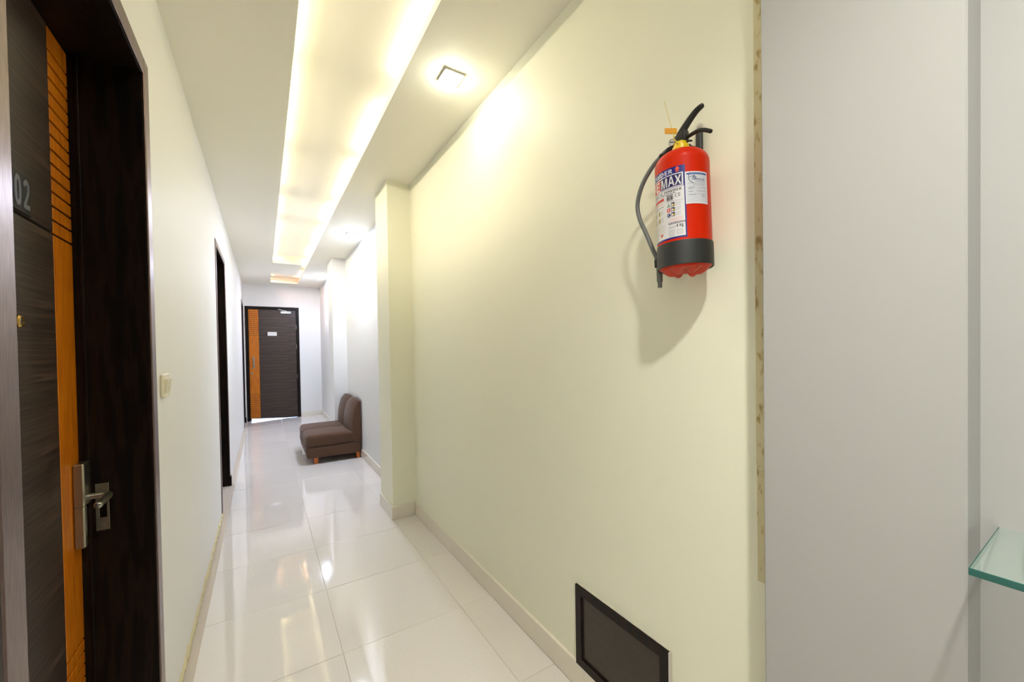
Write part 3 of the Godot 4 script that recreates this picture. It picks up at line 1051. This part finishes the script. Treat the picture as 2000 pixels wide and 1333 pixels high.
func extinguisher() -> void:
	var base := 1.615
	var t := thing("fire_extinguisher", "red powder fire extinguisher with black skirt and grey hose hung on the cream wall", "fire extinguisher", Vector3(0.985, base, -0.6785))
	t.rotation.x = -0.030
	var b := newst()
	var prof := [Vector2(0.0, 0.016), Vector2(0.060, 0.016), Vector2(0.068, 0.022), Vector2(ER, 0.032), Vector2(ER, 0.303)]
	for k in range(1, 9):
		var a := PI / 2 * k / 9.0
		prof.append(Vector2(0.020 + (ER - 0.020) * cos(a), 0.303 + 0.038 * sin(a)))
	prof.append(Vector2(0.019, 0.342))
	prof.append(Vector2(0.019, 0.346))
	lathe(b, prof, 72)
	put("cylinder", b, M.red, t)
	# lobed plastic foot under the skirt
	var f := newst()
	var rows := []
	for j in 15:
		var rr := 0.067 * j / 14.0
		var line := []
		for k in 90:
			var a := TAU * k / 90.0
			var lobe := 0.5 + 0.5 * cos(a * 6.0 + 0.5)
			var u := rr / 0.067
			var drop := pow(sin(clampf(u, 0.0, 1.0) * PI), 0.8) * (0.35 + 0.65 * pow(lobe, 0.8)) * 0.025
			line.append(Vector3(rr * cos(a), 0.025 - drop, rr * sin(a)))
		rows.append(line)
	grid(f, rows, true)
	put("foot", f, M.red_plastic, t)
	var s := newst()
	lathe(s, [Vector2(0.0680, 0.022), Vector2(0.0712, 0.0190), Vector2(0.0727, 0.0205), Vector2(0.0730, 0.050), Vector2(0.0728, 0.0805), Vector2(0.0722, 0.0825), Vector2(0.0700, 0.0832)], 72)
	put("skirt", s, M.rubber, t)
	# neck ring and valve
	var nk := newst()
	lathe(nk, [Vector2(0.023, 0.336), Vector2(0.0235, 0.350), Vector2(0.0225, 0.356), Vector2(0.0195, 0.358), Vector2(0.019, 0.364), Vector2(0.0175, 0.369), Vector2(0.0, 0.370)], 32)
	put("neck_ring", nk, M.yellow, t)
	var V := func(y: float, z: float, dx := 0.0) -> Vector3: return Vector3(dx, y - base, z + 0.6785)
	var vh := newst()
	soft_box(vh, Vector3(0.011, 0.016, 0.019), 0.006, func(p: Vector3) -> Vector3:
		return p + Vector3(0.0, 0.379 + 0.25 * p.z, 0.002), 10)
	put("valve_head", vh, M.handle, t)
	var lv := newst()
	tube(lv, curve([V.call(1.990, -0.688), V.call(2.004, -0.680), V.call(2.017, -0.668), V.call(2.034, -0.648), V.call(2.047, -0.628), V.call(2.052, -0.611)], 6), [0.0105, 0.0105, 0.0107, 0.0108, 0.0108, 0.0108, 0.0107, 0.0106, 0.0105, 0.0104, 0.0103, 0.0102, 0.0100, 0.0099, 0.0097, 0.0095, 0.0093, 0.0091, 0.0089, 0.0088, 0.0086, 0.0085, 0.0084, 0.0082, 0.0080, 0.0078, 0.0076, 0.0074, 0.0072, 0.0070, 0.0066], 16)
	put("squeeze_lever", lv, M.handle, t)
	var ch := newst()
	tube(ch, curve([V.call(1.990, -0.676), V.call(1.991, -0.660), V.call(1.992, -0.642), V.call(1.992, -0.624), V.call(1.985, -0.607), V.call(1.973, -0.590)], 5), 0.0052, 14)
	put("carry_handle", ch, M.handle, t)
	var tr := newst()
	tube(tr, curve([V.call(1.984, -0.668), V.call(1.979, -0.660), V.call(1.978, -0.652), V.call(1.975, -0.645)], 4), 0.0026, 10)
	put("trigger_link", tr, M.handle, t)
	# pressure gauge on the corridor side of the valve
	var gp := V.call(1.989, -0.695, -0.014)
	var ga := newst()
	lathe(ga, [Vector2(0.0, -0.012), Vector2(0.005, -0.012), Vector2(0.005, -0.004), Vector2(0.0092, -0.003), Vector2(0.0096, 0.0), Vector2(0.0096, 0.004), Vector2(0.0085, 0.0052), Vector2(0.0080, 0.0040)], 32)
	var turn := Vector3(0, 0, 0)
	var gn := put("gauge", ga, M.chrome, t, gp)
	gn.basis = Basis(Quaternion(Vector3.UP, Vector3(-0.86, -0.1, 0.20).normalized()))
	var gf := newst()
	lathe(gf, [Vector2(0.0082, 0.0039), Vector2(0.0, 0.0042)], 24)
	put("gauge_face", gf, M.gauge_face, gn)
	var nd := newst()
	box(nd, Vector3(-0.0008, 0.0041, -0.005), Vector3(0.0008, 0.0047, 0.005))
	box(nd, Vector3(0.0, 0.0041, -0.005), Vector3(0.005, 0.0047, -0.0034))
	put("gauge_needle", nd, M.needle, gn)
	# hose and nozzle
	var H := func(y: float, z: float, x := 0.973) -> Vector3: return Vector3(x - 0.985, y - base, z + 0.6785)
	var hs := newst()
	tube(hs, curve([H.call(1.980, -0.700, 0.980), H.call(1.974, -0.722), H.call(1.951, -0.767), H.call(1.911, -0.805, 0.972), H.call(1.862, -0.8245, 0.972), H.call(1.814, -0.8185, 0.972), H.call(1.768, -0.7985, 0.972), H.call(1.708, -0.7735, 0.972), H.call(1.680, -0.7615, 0.973), H.call(1.650, -0.7550, 0.973)], 7), 0.0065, 16)
	put("hose", hs, M.hose, t)
	var fr := newst()
	tube(fr, [H.call(1.981, -0.694, 0.982), H.call(1.977, -0.712, 0.976), H.call(1.968, -0.735, 0.973)], 0.0078, 14)
	put("hose_ferrule", fr, M.handle, t)
	var nz := newst()
	lathe(nz, [Vector2(0.0, -0.062), Vector2(0.0055, -0.062), Vector2(0.0062, -0.060), Vector2(0.0064, -0.047), Vector2(0.0082, -0.044), Vector2(0.0086, -0.020), Vector2(0.0080, -0.014), Vector2(0.0088, -0.012), Vector2(0.0088, 0.0), Vector2(0.0064, 0.002)], 24)
	put("nozzle", nz, M.hose, t, H.call(1.6555, -0.7545))
	var cl := newst()
	box(cl, H.call(1.652, -0.764, 0.963), H.call(1.676, -0.745, 0.968), 0.001)
	put("nozzle_clip", cl, M.rubber, t)
	# print: the maker's label and the service sticker
	put("label_sheet", patch(-89.0, 41.0, 1.704 - base, 1.893 - base, ER + 0.0004), main_label(), t)
	var sk := put("service_sticker", patch(40.2, 91.2, 1.7885 - base, 1.8725 - base, ER + 0.0008), service_label(), t)
	sk.set_meta("label", "white service sticker with blue heading")
	# seal: orange tag, yellow loop and its loose tail
	var tg := newst()
	soft_box(tg, Vector3(0.0012, 0.0085, 0.0195), 0.0011, func(p: Vector3) -> Vector3:
		return p + Vector3(0.0, -0.5 * p.z, 0.0), 6)
	put("seal_tag", tg, M.tag, t, V.call(2.025, -0.700, -0.012))
	var lp := newst()
	tube(lp, curve([V.call(2.012, -0.688, -0.014), V.call(2.002, -0.686, -0.021), V.call(1.988, -0.681, -0.022), V.call(1.973, -0.671, -0.021)], 5), 0.0013, 8)
	tube(lp, curve([V.call(2.012, -0.688, -0.014), V.call(2.030, -0.696, -0.012), V.call(2.076, -0.708, -0.011), V.call(2.098, -0.714, -0.010), V.call(2.121, -0.719, -0.010)], 5), 0.0007, 6)
	put("seal_wire", lp, M.wire, t)

	# the bracket it hangs from is screwed to the wall
	var k := thing("wall_bracket", "black metal hanging bracket behind the extinguisher valve", "bracket", Vector3(XR, 2.02, -0.692))
	put("plate", onebox(Vector3(-0.014, -0.036, -0.009), Vector3(0.0, 0.028, 0.009), 0.003), M.handle, k)
	var ar := newst()
	tube(ar, curve([Vector3(-0.012, -0.026, 0.002), Vector3(-0.035, -0.034, 0.006), Vector3(-0.060, -0.040, 0.010), Vector3(-0.0735, -0.040, 0.013)], 5), 0.004, 10)
	put("hook", ar, M.handle, k)
	var sc := newst()
	lathe(sc, [Vector2(0.009, 0.0), Vector2(0.008, 0.006), Vector2(0.004, 0.009), Vector2(0.0, 0.0095)], 20)
	put("plug", sc, M.pale, k, Vector3(0.0, 0.040, -0.002)).rotation.z = PI / 2

# ------------------------------------------------------------------ everything
func _ready() -> void:
	# camera: fitted to the floor grid, the corners and the uprights of the photograph (principal point a little off centre)
	var cam := Camera3D.new()
	cam.name = "camera"
	var yaw := 0.573474
	var pitch := 0.014228
	var roll := 0.015892
	var ry := Basis(Vector3(cos(yaw), 0, -sin(yaw)), Vector3(0, 1, 0), Vector3(sin(yaw), 0, cos(yaw)))
	var rx := Basis(Vector3(1, 0, 0), Vector3(0, cos(pitch), sin(pitch)), Vector3(0, -sin(pitch), cos(pitch)))
	var rz := Basis(Vector3(cos(roll), sin(roll), 0), Vector3(-sin(roll), cos(roll), 0), Vector3(0, 0, 1))
	cam.transform = Transform3D((rz * rx * ry).transposed(), Vector3(0, 1.42205, 0))
	var near := 0.05
	var focal := 778.136
	cam.set_frustum(near * 1333.0 / focal, Vector2(-near * 16.864 / focal, near * 24.878 / focal), near, 60.0)
	add_child(cam)
	cam.current = true

	var env := Environment.new()
	var sky := Sky.new()
	var sm := ProceduralSkyMaterial.new()
	sm.sky_top_color = Color(0.55, 0.68, 0.92)
	sm.sky_horizon_color = Color(0.84, 0.89, 0.97)
	sm.ground_bottom_color = Color(0.45, 0.44, 0.42)
	sm.ground_horizon_color = Color(0.70, 0.70, 0.70)
	sky.sky_material = sm
	env.background_mode = Environment.BG_SKY
	env.sky = sky
	env.background_energy_multiplier = 6.0
	env.tonemap_mode = Environment.TONE_MAPPER_LINEAR
	env.tonemap_exposure = 2.3
	env.sdfgi_enabled = true
	env.ssao_enabled = true
	env.ssil_enabled = true
	var we := WorldEnvironment.new()
	we.name = "world_environment"
	we.environment = env
	add_child(we)

	font_bold = SystemFont.new()
	font_bold.font_names = PackedStringArray(["Droid Sans"])
	font_bold.font_weight = 700
	font_plain = SystemFont.new()
	font_plain.font_names = PackedStringArray(["Droid Sans"])
	materials()

	# lamps: a square panel over the lobby end, three square downlights along the right, warm strips hidden in the recess
	var lamps := "square downlights along the right side of the ceiling"
	downlight(0.20, 0.25, "square ceiling panel over the lobby end, before the recess starts", Color(1.0, 0.99, 0.96), 1.65, lamps, 0.06, 70.0)
	downlight(0.846, -1.93, "square downlight over the cream wall panel", Color(1.0, 0.99, 0.93), 0.03, lamps)
	downlight(0.920, -5.15, "square downlight above the brown chairs", Color(0.84, 0.885, 1.0), 1.6, lamps)
	downlight(0.932, -8.45, "square downlight nearest the far door", Color(0.84, 0.885, 1.0), 1.6, lamps)
	var warm := Color(1.0, 0.955, 0.86)
	# the strip on the door side is tilted down to brighten the right wall, the other shines up
	led_strip(0.132, -1.40, -8.25, "warm light strip hidden on the long recess ledge towards the doors", warm, 0.27, Vector3(1.0, -2.4, 0.0), 2.897)
	led_strip(0.655, -1.40, -8.25, "warm light strip hidden on the long recess ledge towards the downlights", warm, 0.035, Vector3(-0.15, 1.0, 0.0), 2.884)
	var rosy := Color(1.0, 0.80, 0.70)
	led_strip(0.132, -8.50, -9.40, "pinkish light strip in the short far recess, on the doors' side", rosy, 0.27, Vector3(1.0, -2.4, 0.0), 2.897)
	led_strip(0.655, -8.50, -9.40, "pinkish light strip in the short far recess, on the downlights' side", rosy, 0.05, Vector3(-0.15, 1.0, 0.0), 2.884)

	floor_build()
	wall_build()
	skirting_build()
	ceiling_build()
	near_door()
	side_door("door_2", "dark wood doorway half way down the left wall", -4.33, -5.25, 2.355)
	side_door("door_3", "dark wood doorway in the left wall beside the far door", -9.12, -9.78, 2.365)
	end_door()

	extinguisher()
	armless_chair("brown fabric armless chair whose whole side and both wooden feet show", -5.838)
	armless_chair("brown fabric armless chair half hidden behind its twin, by the far white pier", -6.342)
	access_hatch()
	glass_shelf()
	switch_plate()
